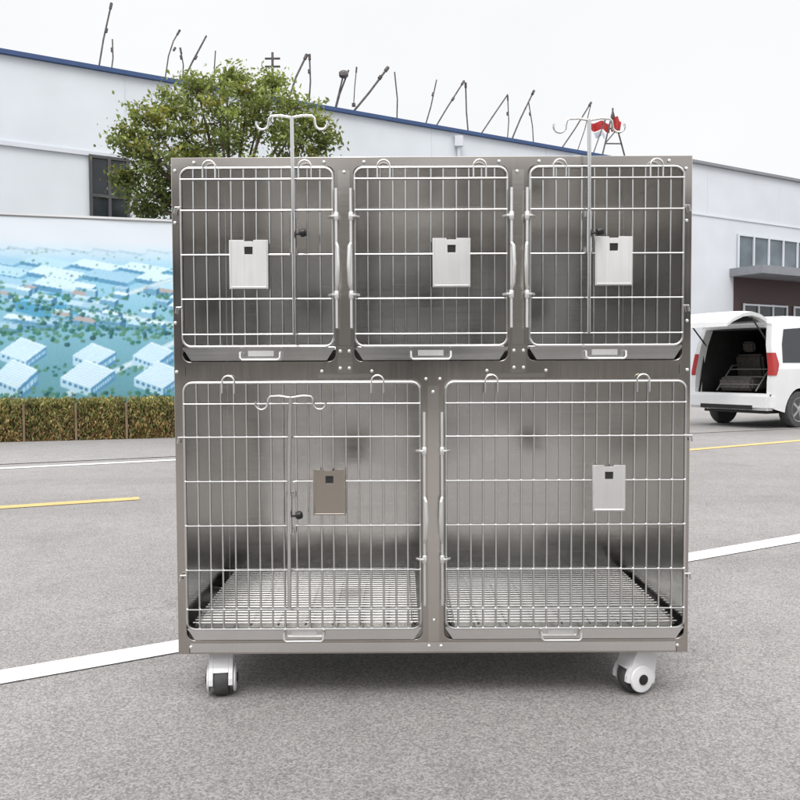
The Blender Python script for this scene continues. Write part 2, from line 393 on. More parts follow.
# ================================================================= GROUND
def quadobj(name,pts,m):
    me=bpy.data.meshes.new(name); me.from_pydata([tuple(p) for p in pts],[],[tuple(range(len(pts)))]); me.materials.append(m)
    ob=bpy.data.objects.new(name,me); COL.objects.link(ob); ob['kind']='structure'; return ob
def asphalt(name,c,crack=True,worn=None):
    m=bpy.data.materials.new(name); m.use_nodes=True; nt=m.node_tree; L=nt.links.new
    b=nt.nodes['Principled BSDF']; b.inputs['Roughness'].default_value=.88; b.inputs['Specular IOR Level'].default_value=.3
    tc=nn(nt,'ShaderNodeTexCoord')
    def noise(sc,det=5,r=.6):
        n=nn(nt,'ShaderNodeTexNoise'); n.inputs['Scale'].default_value=sc; n.inputs['Detail'].default_value=det; n.inputs['Roughness'].default_value=r
        L(tc.outputs['Object'],n.inputs['Vector']); return n
    def rng(src,a,b_,lo,hi):
        r=nn(nt,'ShaderNodeMapRange'); r.inputs['From Min'].default_value=a; r.inputs['From Max'].default_value=b_
        r.inputs['To Min'].default_value=lo; r.inputs['To Max'].default_value=hi; L(src,r.inputs['Value']); return r.outputs[0]
    def mul(a,b_):
        n=nn(nt,'ShaderNodeMath',operation='MULTIPLY'); L(a,n.inputs[0]); L(b_,n.inputs[1]); return n.outputs[0]
    big=rng(noise(.3,5).outputs['Fac'],.3,.7,.86,1.10)
    mid=rng(noise(5.0,8,.7).outputs['Fac'],.3,.7,.92,1.08)
    vor=nn(nt,'ShaderNodeTexVoronoi'); vor.inputs['Scale'].default_value=210; L(tc.outputs['Object'],vor.inputs['Vector'])
    sx=nn(nt,'ShaderNodeSeparateXYZ'); L(vor.outputs['Color'],sx.inputs[0])
    k=.9 if worn else .62
    agg=rng(sx.outputs['X'],0,1,k,2-k)
    fine=rng(noise(90,6,.75).outputs['Fac'],.3,.7,.5+k/2,1.5-k/2)
    f=mul(mul(big,mid),mul(agg,fine))
    if crack:
        wn=noise(1.3,4)
        vm=nn(nt,'ShaderNodeVectorMath',operation='MULTIPLY_ADD'); vm.inputs[1].default_value=(.8,.8,0); L(wn.outputs['Color'],vm.inputs[0]); L(tc.outputs['Object'],vm.inputs[2])
        vc=nn(nt,'ShaderNodeTexVoronoi',feature='DISTANCE_TO_EDGE'); vc.inputs['Scale'].default_value=.16; L(vm.outputs[0],vc.inputs['Vector'])
        f=mul(f,rng(vc.outputs['Distance'],0,.0010,.76,1.))
        f=mul(f,rng(noise(.8,3).outputs['Fac'],.58,.75,1.,.82))
        mp=nn(nt,'ShaderNodeMapping'); mp.inputs['Rotation'].default_value=(0,0,-math.atan(.58)); mp.inputs['Scale'].default_value=(.05,1.1,1)
        L(tc.outputs['Object'],mp.inputs[0]); ln=nn(nt,'ShaderNodeTexNoise'); ln.inputs['Scale'].default_value=1; ln.inputs['Detail'].default_value=3; L(mp.outputs[0],ln.inputs['Vector'])
        f=mul(f,rng(ln.outputs['Fac'],.35,.65,.93,1.06))
    col=nn(nt,'ShaderNodeVectorMath',operation='SCALE'); col.inputs[0].default_value=c; L(f,col.inputs['Scale'])
    out=col.outputs[0]
    if worn:
        n=noise(38,8,.7)
        mx=nn(nt,'ShaderNodeMixRGB'); L(rng(n.outputs['Fac'],.44,.32,0,.8),mx.inputs[0]); L(out,mx.inputs[1]); mx.inputs[2].default_value=(*worn,1); out=mx.outputs[0]
    L(out,b.inputs['Base Color'])
    bp=nn(nt,'ShaderNodeBump'); bp.inputs['Strength'].default_value=.2 if worn else .45; bp.inputs['Distance'].default_value=.003
    L(sx.outputs['X'],bp.inputs['Height']); L(bp.outputs[0],b.inputs['Normal'])
    return m
AC=(.226,.215,.210)
M_asph=asphalt('asphalt',AC); M_asph2=asphalt('older_asphalt',(.242,.232,.226),False)
quadobj('ground',[(-300,-300,0),(300,-300,0),(300,300,0),(-300,300,0)],M_asph)
M_wl=asphalt('white_road_paint',(.62,.62,.62),False,AC); M_yl=asphalt('yellow_road_paint',(.50,.37,.15),False,AC)
def stripe(name,p,q,w,m,ext0=0,ext1=0,z=.004):
    p=Vector((p.x,p.y,0));q=Vector((q.x,q.y,0)); d=(q-p).normalized(); n=Vector((-d.y,d.x,0))*w/2
    p=p-d*ext0; q=q+d*ext1; Z=Vector((0,0,z))
    return quadobj(name,[p-n+Z,q-n+Z,q+n+Z,p+n+Z],m)
stripe('white_line_marking',onG(0,676),onG(800,540),.125,M_wl,6,30)
ya_=onG(0,506); yb_=onG(800,442.5)
stripe('yellow_line_marking',ya_,onG(139,497.5),.13,M_yl,6,0)
stripe('yellow_line_marking',onG(700,450.5),yb_,.13,M_yl,2.0,9)
stripe('white_edge_marking',onG(0,467),onG(172,459.3),.12,M_wl,6,2)
a=onG(0,463); b2=onG(172,456); d=(b2-a).normalized()
quadobj('pavement',[a-d*12+Vector((0,0,.006)),a+d*26+Vector((0,0,.006)),a+d*26+Vector((-3,9,.006)),a-d*12+Vector((-3,9,.006))],M_asph2)

# ================================================================= BANNER WALL
m_w=.27; dw=Vector((1,m_w,0)).normalized(); nw=Vector((m_w,-1,0)).normalized()
YW=onG(0,441); YW0=YW.y-m_w*YW.x
YWALL=YW0+.42
def wpt(s,z,off=0):
    o=onW(0,368,YWALL,m_w); o=Vector((o.x,o.y,0))
    return o+dw*s+nw*off+Vector((0,0,z))
ztop=onW(0,213,YWALL,m_w).z
mb=MB()
def wbox(mb,s0,s1,z0,z1,o0,o1,fn=wpt):
    vs=[fn(s,z,o) for s in (s0,s1) for o in (o0,o1) for z in (z0,z1)]
    mb.add(vs,[(0,1,3,2),(4,6,7,5),(0,4,5,1),(2,3,7,6),(0,2,6,4),(1,5,7,3)])
wbox(mb,-14,8.0,0,ztop,-.2,0)
wall=mb.build('boundary_wall',M_conc); wall['label']='pale boundary wall covered by a printed banner of an industrial park'; wall['category']='wall'
mb=MB(); wbox(mb,-14.02,8.02,ztop+.001,ztop+.03,-.23,.03); mb.build('wall_coping',M_conc,wall)
CW,CHh=560,222; s0b,s1b=-1.6,4.2; z0b,z1b=.5,ztop-.02
sc=170/2.33
PX=(s0b+(s1b-s0b)*np.arange(CW)/(CW-1))*sc
PY=395-( (z0b+(z1b-z0b)*np.arange(CHh)/(CHh-1)) -.56)*(173/(ztop-.56-.03))
GX,GY=np.meshgrid(PX,PY)
img=np.zeros((CHh,CW,3))
t=np.clip((GY-238)/40,0,1)[...,None]
img[:]=np.array([.85,.89,.93])*(1-t)+np.array([.62,.78,.85])*t
t2=np.clip((GY-290)/80,0,1)[...,None]; img[:]=img*(1-t2)+np.array([.44,.62,.66])*t2
def poly(pts,c,al=1.):
    ins=np.zeros(GX.shape,bool); n=len(pts)
    for i in range(n):
        x1,y1=pts[i]; x2,y2=pts[(i+1)%n]
        if y1==y2: continue
        cond=((y1>GY)!=(y2>GY))&(GX<(x2-x1)*(GY-y1)/(y2-y1)+x1)
        ins^=cond
    img[ins]=img[ins]*(1-al)+np.array(c)*al
rs=random.Random(5)
def treesat(n,xf,yf,r0,r1,al=.75):
    for _ in range(n):
        x=xf(); y=yf(x); r=rs.uniform(r0,r1)
        c=rs.choice([(.16,.38,.36),(.22,.44,.36),(.32,.50,.40),(.12,.28,.30),(.38,.54,.42)])
        dd=((GX-x)/r)**2+((GY-y)/(r*.75))**2<1; img[dd]=img[dd]*(1-al)+np.array(c)*al
        dd=((GX-x+.3*r)/(r*.5))**2+((GY-y+.3*r)/(r*.4))**2<1; img[dd]=img[dd]*.7+np.array((.50,.68,.58))*.3
def blk(x,y,dx,dy,ex,ey,h,roof,wl,wr,win=False):
    A=(x,y);B=(x+dx,y+dy);C=(x+dx+ex,y+dy+ey);D=(x+ex,y+ey)
    up=lambda p:(p[0],p[1]-h)
    poly([D,C,up(C),up(D)],wl); poly([B,C,up(C),up(B)],wr)
    poly([up(A),up(B),up(C),up(D)],roof)
    if win:
        for q in range(2):
            z1=h*(.25+.4*q)
            poly([(D[0]+1,D[1]-z1),(C[0]-1,C[1]-z1),(C[0]-1,C[1]-z1-h*.16),(D[0]+1,D[1]-z1-h*.16)],(.34,.52,.62),.8)
W_=(.92,.94,.95)
for k in range(14):
    x=-140+k*26; y=246+abs(math.sin(k*1.7))*3
    blk(x,y,22,3,-6,3,2.2,(.80,.87,.91),(.58,.73,.81),(.66,.79,.85))
for row,(y,dx) in enumerate(((254,0),(264,-14),(275,-30))):
    for k in range(9):
        x=-150+dx+k*(46+row*5)
        if rs.random()<.8: blk(x,y+k*1.6,38+row*5,6+row,-13,6+row,3+row,rs.choice([(.88,.92,.95),(.76,.86,.91),(.68,.80,.87)]),(.38,.58,.70),(.50,.68,.78))
treesat(260,lambda:rs.uniform(-130,330),lambda x:rs.choice([252,262,273,284])+rs.gauss(0,1.6)+x*.035,.8,1.7,.5)
def road(p,q,w):
    (x1,y1),(x2,y2)=p,q
    poly([(x1,y1-w),(x2,y2-w),(x2,y2+w),(x1,y1+w)],(.78,.83,.85)); poly([(x1,y1-w*.12),(x2,y2-w*.12),(x2,y2+w*.12),(x1,y1+w*.12)],(.95,.97,.98))
road((-140,272),(340,352),3.2); road((-60,352),(170,276),2.4); road((60,392),(250,300),3)
poly([(14,300),(48,293),(88,300),(80,312),(42,318),(16,311)],(.36,.62,.74)); poly([(20,301),(48,295),(80,301),(60,304)],(.62,.80,.87))
items=[]
for k in range(70):
    items.append((rs.uniform(286,330),rs.uniform(-130,320)))
for y,x in sorted(items):
    f_=(y-270)/60; h=rs.uniform(3,6)*(.7+f_); w=rs.uniform(7,15)*(.6+f_*.6)
    blk(x,y,w*1.5,w*.22,-w*.4,w*.3,h,rs.choice([W_,(.80,.87,.91),(.74,.66,.64),(.70,.80,.86)]),rs.choice([(.46,.63,.73),(.60,.74,.81)]),(.30,.48,.60),w>10)
    treesat(7,lambda:x+rs.uniform(-10,18),lambda q:y+rs.uniform(2,7),1.0,2.6,.85)
treesat(520,lambda:rs.uniform(-130,330),lambda x:304+x*.12+rs.gauss(0,9),1.0,2.4,.75)
treesat(260,lambda:rs.uniform(-130,330),lambda x:332+rs.gauss(0,5),1.5,3.2,.85)
# big slab-roofed halls with steep diagonal edges along the lower part of the print
for row,(yy,x_off,kk) in enumerate(((352,-170,1.0),(374,-150,1.2))):
    for k in range(8):
        x=x_off+k*58*kk+rs.uniform(-6,6); y=yy+rs.uniform(-3,3); L_=rs.uniform(34,46)*kk; up_=rs.uniform(12,17)*kk; hh=rs.uniform(7,11)*kk
        a0=(x,y); a1=(x+L_*.55,y+9*kk); r0=(x+L_*.45,y-up_); r1=(x+L_,y-up_+9*kk)
        poly([a0,a1,(a1[0],a1[1]+hh),(a0[0],a0[1]+hh)],(.74,.83,.88))
        poly([a1,r1,(r1[0],r1[1]+hh*1.1),(a1[0],a1[1]+hh)],(.36,.55,.68))
        poly([a0,r0,r1,a1],(.92,.94,.97))
        for q in range(1,10):
            f=q/10; p0=(a0[0]+(r0[0]-a0[0])*f,a0[1]+(r0[1]-a0[1])*f); p1=(a1[0]+(r1[0]-a1[0])*f,a1[1]+(r1[1]-a1[1])*f)
            poly([p0,(p0[0],p0[1]+.8),(p1[0],p1[1]+.8),p1],(.62,.76,.85),.7)
            c0=(a1[0]+(r1[0]-a1[0])*f,a1[1]+(r1[1]-a1[1])*f+hh*.3)
            poly([c0,(c0[0]+1.2*kk,c0[1]-.7*kk),(c0[0]+1.2*kk,c0[1]+hh*.35),(c0[0],c0[1]+hh*.4)],(.78,.87,.92),.8)
        for q in range(5):
            xx=a0[0]+2+q*L_*.1; y2=y+2.5+q*1.6*kk
            poly([(xx,y2),(xx+L_*.06,y2+.9*kk),(xx+L_*.06,y2+3.2*kk),(xx,y2+2.6*kk)],(.32,.50,.62))
    treesat(200,lambda:rs.uniform(-130,330),lambda x:yy+15*kk+rs.gauss(0,3),1.2,2.6,.85)
img+=np.random.normal(0,.012,img.shape[:2])[...,None]
k=img.copy(); k[1:-1,1:-1]=(img[1:-1,1:-1]*3+img[:-2,1:-1]+img[2:,1:-1]+img[1:-1,:-2]+img[1:-1,2:])/7; img=k
img=(img-.7)*1.06+.72
img=img*np.array([.93,1.0,1.03])
mx_=np.clip((262-GY)/22,0,1)[...,None]; img=img*(1-mx_)+np.array([.87,.90,.93])*mx_
lin=np.clip(img,0,1)**2.2*.95
ss=s0b+(s1b-s0b)*np.arange(CW)/(CW-1); zz=z0b+(z1b-z0b)*np.arange(CHh)/(CHh-1)
vs=[tuple(wpt(a_,b_,.010+.004*math.sin(a_*2.3)+.002*math.sin(b_*7+a_*5))) for b_ in zz for a_ in ss]
fs=[(j*CW+i,j*CW+i+1,(j+1)*CW+i+1,(j+1)*CW+i) for j in range(CHh-1) for i in range(CW-1)]
me=bpy.data.meshes.new('printed_banner'); me.from_pydata(vs,[],fs)
ca=me.color_attributes.new('Col','FLOAT_COLOR','POINT')
ca.data.foreach_set('color',np.concatenate([lin.reshape(-1,3),np.ones((CW*CHh,1))],1).astype(np.float32).ravel())
Mb=bpy.data.materials.new('banner_print'); Mb.use_nodes=True
at=nn(Mb.node_tree,'ShaderNodeAttribute',attribute_name='Col'); bb=Mb.node_tree.nodes['Principled BSDF']; bb.inputs['Roughness'].default_value=.6
Mb.node_tree.links.new(at.outputs['Color'],bb.inputs['Base Color']); me.materials.append(Mb)
ob=bpy.data.objects.new('printed_banner',me); COL.objects.link(ob); par(ob,wall)

def blades(name,centers,size,colf,m,elong=2.2,upright=False):
    n=len(centers); d=np.random.normal(size=(n,3))
    if upright: d[:,2]=np.abs(d[:,2])*2.0+.6
    d/=np.linalg.norm(d,axis=1)[:,None]
    r=np.random.normal(size=(n,3)); s=np.cross(d,r); s/=np.linalg.norm(s,axis=1)[:,None]
    L=(size*np.random.uniform(.6,1.3,n))[:,None]
    a=d*L; b=s*L/elong
    v=np.stack([centers-a,centers+b*.9,centers+a,centers-b*.9],1).reshape(-1,3)
    me=bpy.data.meshes.new(name); me.vertices.add(4*n); me.vertices.foreach_set('co',v.astype(np.float32).ravel())
    me.loops.add(4*n); me.loops.foreach_set('vertex_index',np.arange(4*n,dtype=np.int32))
    me.polygons.add(n); me.polygons.foreach_set('loop_start',np.arange(0,4*n,4,dtype=np.int32))
    me.update(calc_edges=True); me.validate()
    c=np.repeat(colf,4,axis=0); c=np.concatenate([c,np.ones((4*n,1))],1)
    ca=me.color_attributes.new('Col','FLOAT_COLOR','POINT'); ca.data.foreach_set('color',c.astype(np.float32).ravel())
    me.materials.append(m)
    ob=bpy.data.objects.new(name,me); COL.objects.link(ob); return ob
hl=.645; o=wpt(0,0)
M_hb=mat('hedge_base',(.07,.05,.025),.9)
M_post=mat('planter_post',(.22,.16,.10),.8,var=.3)
for k in range(-3,7):
    s0=-.27+ (k)*hl; s1=s0+hl-.045
    base=wpt((s0+s1)/2,0,.2)
    hd=empty('clipped_hedge',base,'clipped low brown-green hedge block against the banner wall','hedge','clipped hedges along the wall')
    N=3600
    sx_=np.random.uniform(s0,s1,N); oz=np.random.uniform(.0,.54,N); oo=np.random.uniform(.03,.40,N)
    face=np.random.rand(N); oo=np.where(face<.55,np.random.normal(.385,.02,N),oo); oz=np.where((face>.55)&(face<.8),np.random.normal(.535,.018,N),oz)
    C=np.array([o.x,o.y,0])+np.outer(sx_,np.array(dw))+np.outer(oo,np.array(nw))+np.outer(oz,np.array([0,0,1]))
    C[:,2]=np.maximum(C[:,2],.02)
    tt=np.clip(oz/.54,0,1); base_=np.outer(1-tt,[.27,.17,.07])+np.outer(tt,[.27,.235,.08])
    pz=(np.sin(sx_*9+k)+np.sin(sx_*23+oz*14))*.18+1.05
    br=np.random.rand(N)[:,None]; colr=base_*(.5+br*1.1)*pz[:,None]
    gr=np.random.rand(N)<.25; colr[gr]=np.array([.12,.17,.045])*(.6+br[gr]*.9)
    ob=blades('foliage',C,.028,colr,M_dry,3.,True); par(ob,hd)
    mb=MB(); wbox(mb,s0+.02,s1-.02,0,.49,.04,.34); mb.build('hedge_core',M_hb,hd)
    mb=MB(); wbox(mb,s1+.008,s1+.038,0,.50,.03,.40); mb.build('planter_post',M_post,hd)

# ================================================================= BUILDINGS
mB=.58; dB=Vector((1,mB,0)).normalized(); nB=Vector((mB,-1,0)).normalized()
def bfn(Y0):
    return lambda s,z,off=0: Vector((0,Y0,0))+dB*s+nB*off+Vector((0,0,z))
def SW(u,v,Y0):
    p=onW(u,v,Y0,mB); return p.x/dB.x,p.z
YL=23.; fL=bfn(YL); HL=SW(0,52,YL)[1]
YR=21.6; fR=bfn(YR); HR=SW(745,174,YR)[1]
sL0=-32; sL1=SW(690,300,YL)[0]
mb=MB(); wbox(mb,sL0,sL1,0,HL,-12,0,fL)
bl=mb.build('factory_building',M_wall); bl['label']='long pale factory building with blue roof edge trim'; bl['category']='building'
mb=MB(); wbox(mb,sL0-.1,sL1,HL+.002,HL+.10,-12,.10,fL); mb.build('roof_trim',M_blue,bl)
mb=MB(); z_=SW(0,141,YL)[1]; wbox(mb,sL0,sL1-.1,z_-.05,z_+.05,.003,.06,fL); mb.build('wall_ledge',M_wall2,bl)
for u in (-180,178,458,575):
    s,_=SW(u,140,YL); mb=MB()
    a=fL(s,0,.1); mb.tube([a,a+Vector((0,0,HL-.1))],.05,8); mb.box(a.x-.12,a.x+.12,a.y-.10,a.y+.06,HL-.42,HL-.12); mb.build('drainpipe',M_wall2,bl)
def window(par_,fn,s0,s1,z0,z1,nx,nz,mg,mf):
    mb=MB(); wbox(mb,s0,s1,z0,z1,.006,.02,fn); w=mb.build('window',mg,par_)
    mb=MB(); t_=.035
    for i in range(nx+1):
        s=s0+(s1-s0)*i/nx; wbox(mb,s-t_,s+t_,z0-t_,z1+t_,.022,.07,fn)
    for i in range(nz+1):
        z=z0+(z1-z0)*i/nz; wbox(mb,s0+t_+.001,s1-t_-.001,z-t_,z+t_,.022,.062,fn)
    mb.build('window_frame',mf,w)
    return w
for ua,ub in ((91,128),(-75,-35)):
    s0,z1_=SW(ua,155,YL); s1,_=SW(ub,155,YL); z0_=SW(105,225,YL)[1]-2.0
    window(bl,fL,s0,s1,z0_,SW(92,155,YL)[1],2,4,M_glassd,mat('dark_window_frame',(.06,.06,.065),.5))
for i in range(14):
    s=sL0+3+i*4.3
    if s<sL1-1:
        mb=MB(); wbox(mb,s-.012,s+.012,.1,z_-.06,.002,.008,fL); wbox(mb,s-.012,s+.012,z_+.06,HL-.02,.002,.008,fL); mb.build('cladding_joint',M_wall2,bl)

sR0=SW(683,300,YR)[0]; sR1=sR0+38
mb=MB(); wbox(mb,sR0,sR1,0,HR,-12,0,fR)
brr=mb.build('workshop_building',M_wall2); brr['label']='pale workshop building with strip windows above a maroon entrance'; brr['category']='building'
mb=MB(); wbox(mb,sR0-.05,sR1,HR+.002,HR+.10,-12,.1,fR); mb.build('roof_trim',M_grey,brr)
sa,_=SW(738,250,YR)
zt=SW(738,236,YR)[1]; zb=SW(738,270,YR)[1]
window(brr,fR,sa,sa+11.0,zb,zt,13,1,M_glassb,M_wall)
sb,_=SW(730,276,YR); zc1=SW(735,270,YR)[1]; zc0=SW(735,278.5,YR)[1]
mb=MB(); wbox(mb,sb,sb+13,zc0,zc1-.02,.003,1.3,fR); mb.build('canopy',M_grey,brr)
sc_,_=SW(734,290,YR); mb=MB(); wbox(mb,sc_,sc_+12.5,0,zc0-.004,.003,.05,fR); mb.build('entrance_panel',M_maroon,brr)
zw1=SW(740,306,YR)[1]; sw,_=SW(741,320,YR)
for i in range(4):
    s0=sw+.05+i*2.9
    mb=MB(); wbox(mb,s0,s0+2.5,.9,zw1,.052,.07,fR); w=mb.build('window',M_glassd,brr)
    mb=MB()
    for j in range(4): wbox(mb,s0+j*.82-.03,s0+j*.82+.03,.86,zw1+.04,.072,.12,fR)
    for z in (.9,(zw1+.9)/2,zw1): wbox(mb,s0+.035,s0+2.42,z-.03,z+.03,.072,.115,fR)
    mb.build('window_frame',M_wall,w)
for i in range(7):
    s=sR0+1.2+i*4.; mb=MB(); wbox(mb,s-.015,s+.015,zt+.6,HR-.2,.002,.01,fR); mb.build('cladding_joint',M_wall,brr)
mb=MB(); wbox(mb,sR0,sR1,zt+.5,zt+.56,.002,.03,fR); mb.build('wall_ledge',M_wall,brr)

# unseen building added behind the camera to darken the steel's reflections
fO=lambda s,z,off=0: Vector((s,-15+.1*s,0))+Vector((-.1,1,0))*off+Vector((0,0,z))
mb=MB(); wbox(mb,-30,34,0,5.6,-10,0,fO); bo=mb.build('reflection_warehouse',mat('dark_reflected_wall',(.20,.195,.185),.9,var=.3,scale=.4)); bo['label']='long grey unseen warehouse added behind the camera for its reflection in the cage'; bo['category']='building'
for i in range(9): window(bo,fO,-27+i*6.6,-24+i*6.6,1.4,3.8,3,2,M_glassd,M_grey)

# rooftop rods
rods=[((99,70),(113,3),1),((112,72),(114,38),.8),((165,84),(171,50),.8),((180,86),(208,35),1.1),((184,76),(182,48),.8),((290,95),(308,55),1.4),((310,103),(311,55),1.2),
((335,112),(350,70),1.3),((350,113),(389,68),1.6),((398,122),(396,72),1.1),((424,130),(438,80),1.1),((432,131),(465,82),1.2),((470,137),(467,84),1.2),((477,138),(509,95),1.2),((508,143),(509,97),.9),((510,143),(535,92),1.4),((535,148),(530,103),.9),((558,152),(592,104),1.3),((577,152),(592,106),.8),((592,157),(606,122),1.0),((216,80),(217,50),.8),((355,100),(358,68),.8)]
for (a,b_,w) in rods:
    p=onW(a[0],a[1]+4,YL+.4,mB); q=onW(b_[0],b_[1],YL+.4,mB)
    mb=MB()
    if a==(165,84): pts=[p,onW(170,55,YL+.4,mB),onW(175,40,YL+.4,mB),onW(181,30,YL+.4,mB)]; q=pts[-1]
    else: pts=[p,(p+q)/2+Vector((random.uniform(-.05,.05),0,0)),q]
    mb.tube(pts,.020*w,6)
    d=(pts[-1]-pts[-2]).normalized()
    if random.random()<.7: mb.tube([q-d*.12,q+d*.03],.034*w,6)
    if random.random()<.5:
        c=p.lerp(q,random.uniform(.6,.85)); mb.tube([c-d*.05,c+d*.05],.036*w,6)
    mb.box(p.x-.05,p.x+.05,p.y-.05,p.y+.05,p.z-.06,p.z+.02)
    r_=mb.build('roof_rod',M_rod); r_['label']='thin rusty steel rod standing on the factory roof edge'; r_['category']='rod'; r_['group']='steel rods along the roof edge'
p=onW(274,95,YL+.4,mB); q=onW(274,52,YL+.4,mB); mb=MB(); mb.tube([p,q],.035,6)
for v in (58,66): 
    c=onW(274,v,YL+.4,mB); mb.tube([c-Vector((.2,0,0)),c+Vector((.2,0,0))],.028,6)
r_=mb.build('roof_antenna',M_rod); r_['label']='small antenna mast with two cross arms on the roof'; r_['category']='antenna'
p=onW(345,74,YL+.4,mB); mb=MB(); mb.lathe([(.05,-.10),(.13,-.05),(.13,.05),(.05,.10)],Matrix.Translation(p)@Matrix.Rotation(.9,4,'X'),10)
mb.tube([p,onW(335,114,YL+.4,mB)],.025,6)
r_=mb.build('roof_floodlight',M_rod); r_['label']='small floodlight on a pole on the factory roof'; r_['category']='floodlight'
tw=empty('flag_mast',onW(612,165,YL+.6,mB),'small lattice mast on the roof with torn red and white flags','flag mast')
mb=MB(); A=onW(602,162,YL+.6,mB); B=onW(627,162,YL+.6,mB); T=onW(614,112,YL+.6,mB)
mb.tube([A,T],.028,6); mb.tube([B,T],.028,6); mb.tube([T-Vector((0,0,.5)),T+Vector((0,0,.1))],.03,6)
mb.tube([A.lerp(T,.35),B.lerp(T,.35)],.024,6); mb.tube([A.lerp(T,.35),B.lerp(T,.65)],.024,6); mb.tube([A.lerp(T,.65),B.lerp(T,.65)],.024,6); mb.build('mast',M_rod,tw)
def flag(us,m):
    mb=MB(); n=8; vs=[];fs=[]
    (u0,v0),(u1,v1),(u2,v2),(u3,v3)=us
    for i in range(n+1):
        f=i/n
        for (pa,pb) in (((u0,v0),(u1,v1)),((u3,v3),(u2,v2))):
            p=onW(pa[0]+(pb[0]-pa[0])*f,pa[1]+(pb[1]-pa[1])*f+math.sin(f*7)*1.2,YL+.55,mB); vs.append(p+Vector((0,.12*math.sin(f*9),0)))
    for i in range(n): fs.append((2*i,2*i+2,2*i+3,2*i+1))
    mb.add(vs,fs); mb.build('flag',m,tw,fix=False)
flag([(590,122),(612,124),(611,133),(592,130)],M_redflag); flag([(612,115),(623,122),(621,134),(612,130)],M_redflag); flag([(594,131),(608,134),(607,139),(596,137)],M_wall)

# ================================================================= TREE
YT=14.
tb=onY(232,300,YT); tree=empty('leafy_tree',(tb.x,YT,0),'rounded broadleaf tree with yellow-green sparse foliage behind the banner wall','tree')
mb=MB(); bx=tb.x
mb.tube([(bx,YT,0),(bx+.05,YT,1.),(bx-.03,YT+.05,2.2),(bx+.02,YT,3.2)],[.17,.14,.12,.10],10)
lobes=[(122,136,13,13.8),(140,148,18,13.9),(124,176,16,13.9),(150,120,14,13.6),(174,110,18,14.2),(200,94,18,13.8),(228,82,14,14.3),(250,90,16,14.2),(274,94,17,13.8),(300,108,16,14.1),(318,126,15,13.9),(326,146,13,14.2),(160,158,26,13.6),(188,138,26,14.),(222,122,28,13.7),(258,128,28,14.1),(290,138,22,13.7),(146,204,20,13.8),(184,184,28,14.3),(235,170,30,13.8),(285,175,26,14.2),(215,150,24,14.6),(170,205,22,14.2)]
pts=[];shade=[]
for (u,v,r,Y) in lobes:
    c=onY(u,v,Y); R=r*Y/800
    mid=Vector((bx+(c.x-bx)*.4,YT+(c.y-YT)*.4,3.2+(c.z-3.2)*.45)) if c.z>3.3 else Vector(((bx+c.x)/2,(YT+c.y)/2,3.0))
    mb.tube([(bx,YT,2.6),mid,c],[.06,.035,.012],6)
    nsub=max(5,int(r*.6))
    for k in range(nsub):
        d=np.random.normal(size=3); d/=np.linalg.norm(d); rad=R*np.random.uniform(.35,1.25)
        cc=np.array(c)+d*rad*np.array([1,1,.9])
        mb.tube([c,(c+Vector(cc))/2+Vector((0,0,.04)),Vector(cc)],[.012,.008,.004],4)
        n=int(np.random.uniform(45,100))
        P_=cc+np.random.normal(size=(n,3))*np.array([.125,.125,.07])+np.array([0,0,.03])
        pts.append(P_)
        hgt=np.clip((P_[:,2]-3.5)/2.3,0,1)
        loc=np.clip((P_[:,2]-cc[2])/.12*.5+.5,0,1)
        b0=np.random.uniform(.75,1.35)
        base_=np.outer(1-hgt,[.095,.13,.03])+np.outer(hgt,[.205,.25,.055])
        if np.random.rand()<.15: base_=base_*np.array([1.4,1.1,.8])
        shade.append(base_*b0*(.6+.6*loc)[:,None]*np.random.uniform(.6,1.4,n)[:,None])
mb.build('trunk',M_bark,tree,True)
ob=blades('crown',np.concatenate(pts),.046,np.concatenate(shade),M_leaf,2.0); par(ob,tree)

# ================================================================= VAN
hx=Vector((1,.58,0)).normalized(); ly=Vector((-hx.y,hx.x,0))
org=Vector((5.25,12.70,0)); VS=.955
MV=Matrix(((hx.x*VS,ly.x*VS,0,org.x),(hx.y*VS,ly.y*VS,0,org.y),(0,0,VS,0),(0,0,0,1)))
van=empty('parked_van',org,'white parked minivan with its rear tailgate open','van')
def hw(z):
    if z<=.95: return .78-.04*max(0,(.5-z)/.3)
    return .78-(z-.95)/.8*.13
WH=(.70,3.15)
def archpts(cx,r=.35,zf=.26):
    a0=math.asin((zf-.30)/r); 
    return [(cx+r*math.cos(a0+(math.pi-2*a0)*i/12),.30+r*math.sin(a0+(math.pi-2*a0)*i/12)) for i in range(13)]
lower=[(0.0,.95),(-.03,.7),(-.02,.34)]+archpts(WH[0])[::-1]+archpts(WH[1])[::-1]+[(3.98,.28),(4.02,.6),(3.95,.9),(3.3,.98)]
upper=[(0,.951),(.03,1.35),(.12,1.68),(.22,1.76),(.9,1.80),(1.9,1.80),(2.45,1.73),(3.3,.981)]
mb=MB()
for sgn in (-1,1):
    mb.add([(x,sgn*hw(z),z) for x,z in lower],[tuple(range(len(lower)))])
    mb.add([(x,sgn*hw(z),z) for x,z in upper],[tuple(range(len(upper)))])
roofp=[(.12,1.68),(.22,1.76),(.9,1.80),(1.9,1.80),(2.45,1.73)]
vs=[];fs=[];NY=9
for x,z in roofp:
    for k in range(NY):
        f=-1+2*k/(NY-1); vs.append((x,f*hw(z),z+.05*(1-f**4)))
for i in range(len(roofp)-1):
    for k in range(NY-1): fs.append((i*NY+k,i*NY+k+1,(i+1)*NY+k+1,(i+1)*NY+k))
mb.add(vs,fs)
hood=[(3.3,.98),(3.95,.9),(4.02,.6),(3.98,.28)]
vs=[(x,s*hw(z),z) for x,z in hood for s in (-1,1)]
mb.add(vs,[(2*i,2*i+1,2*i+3,2*i+2) for i in range(3)])
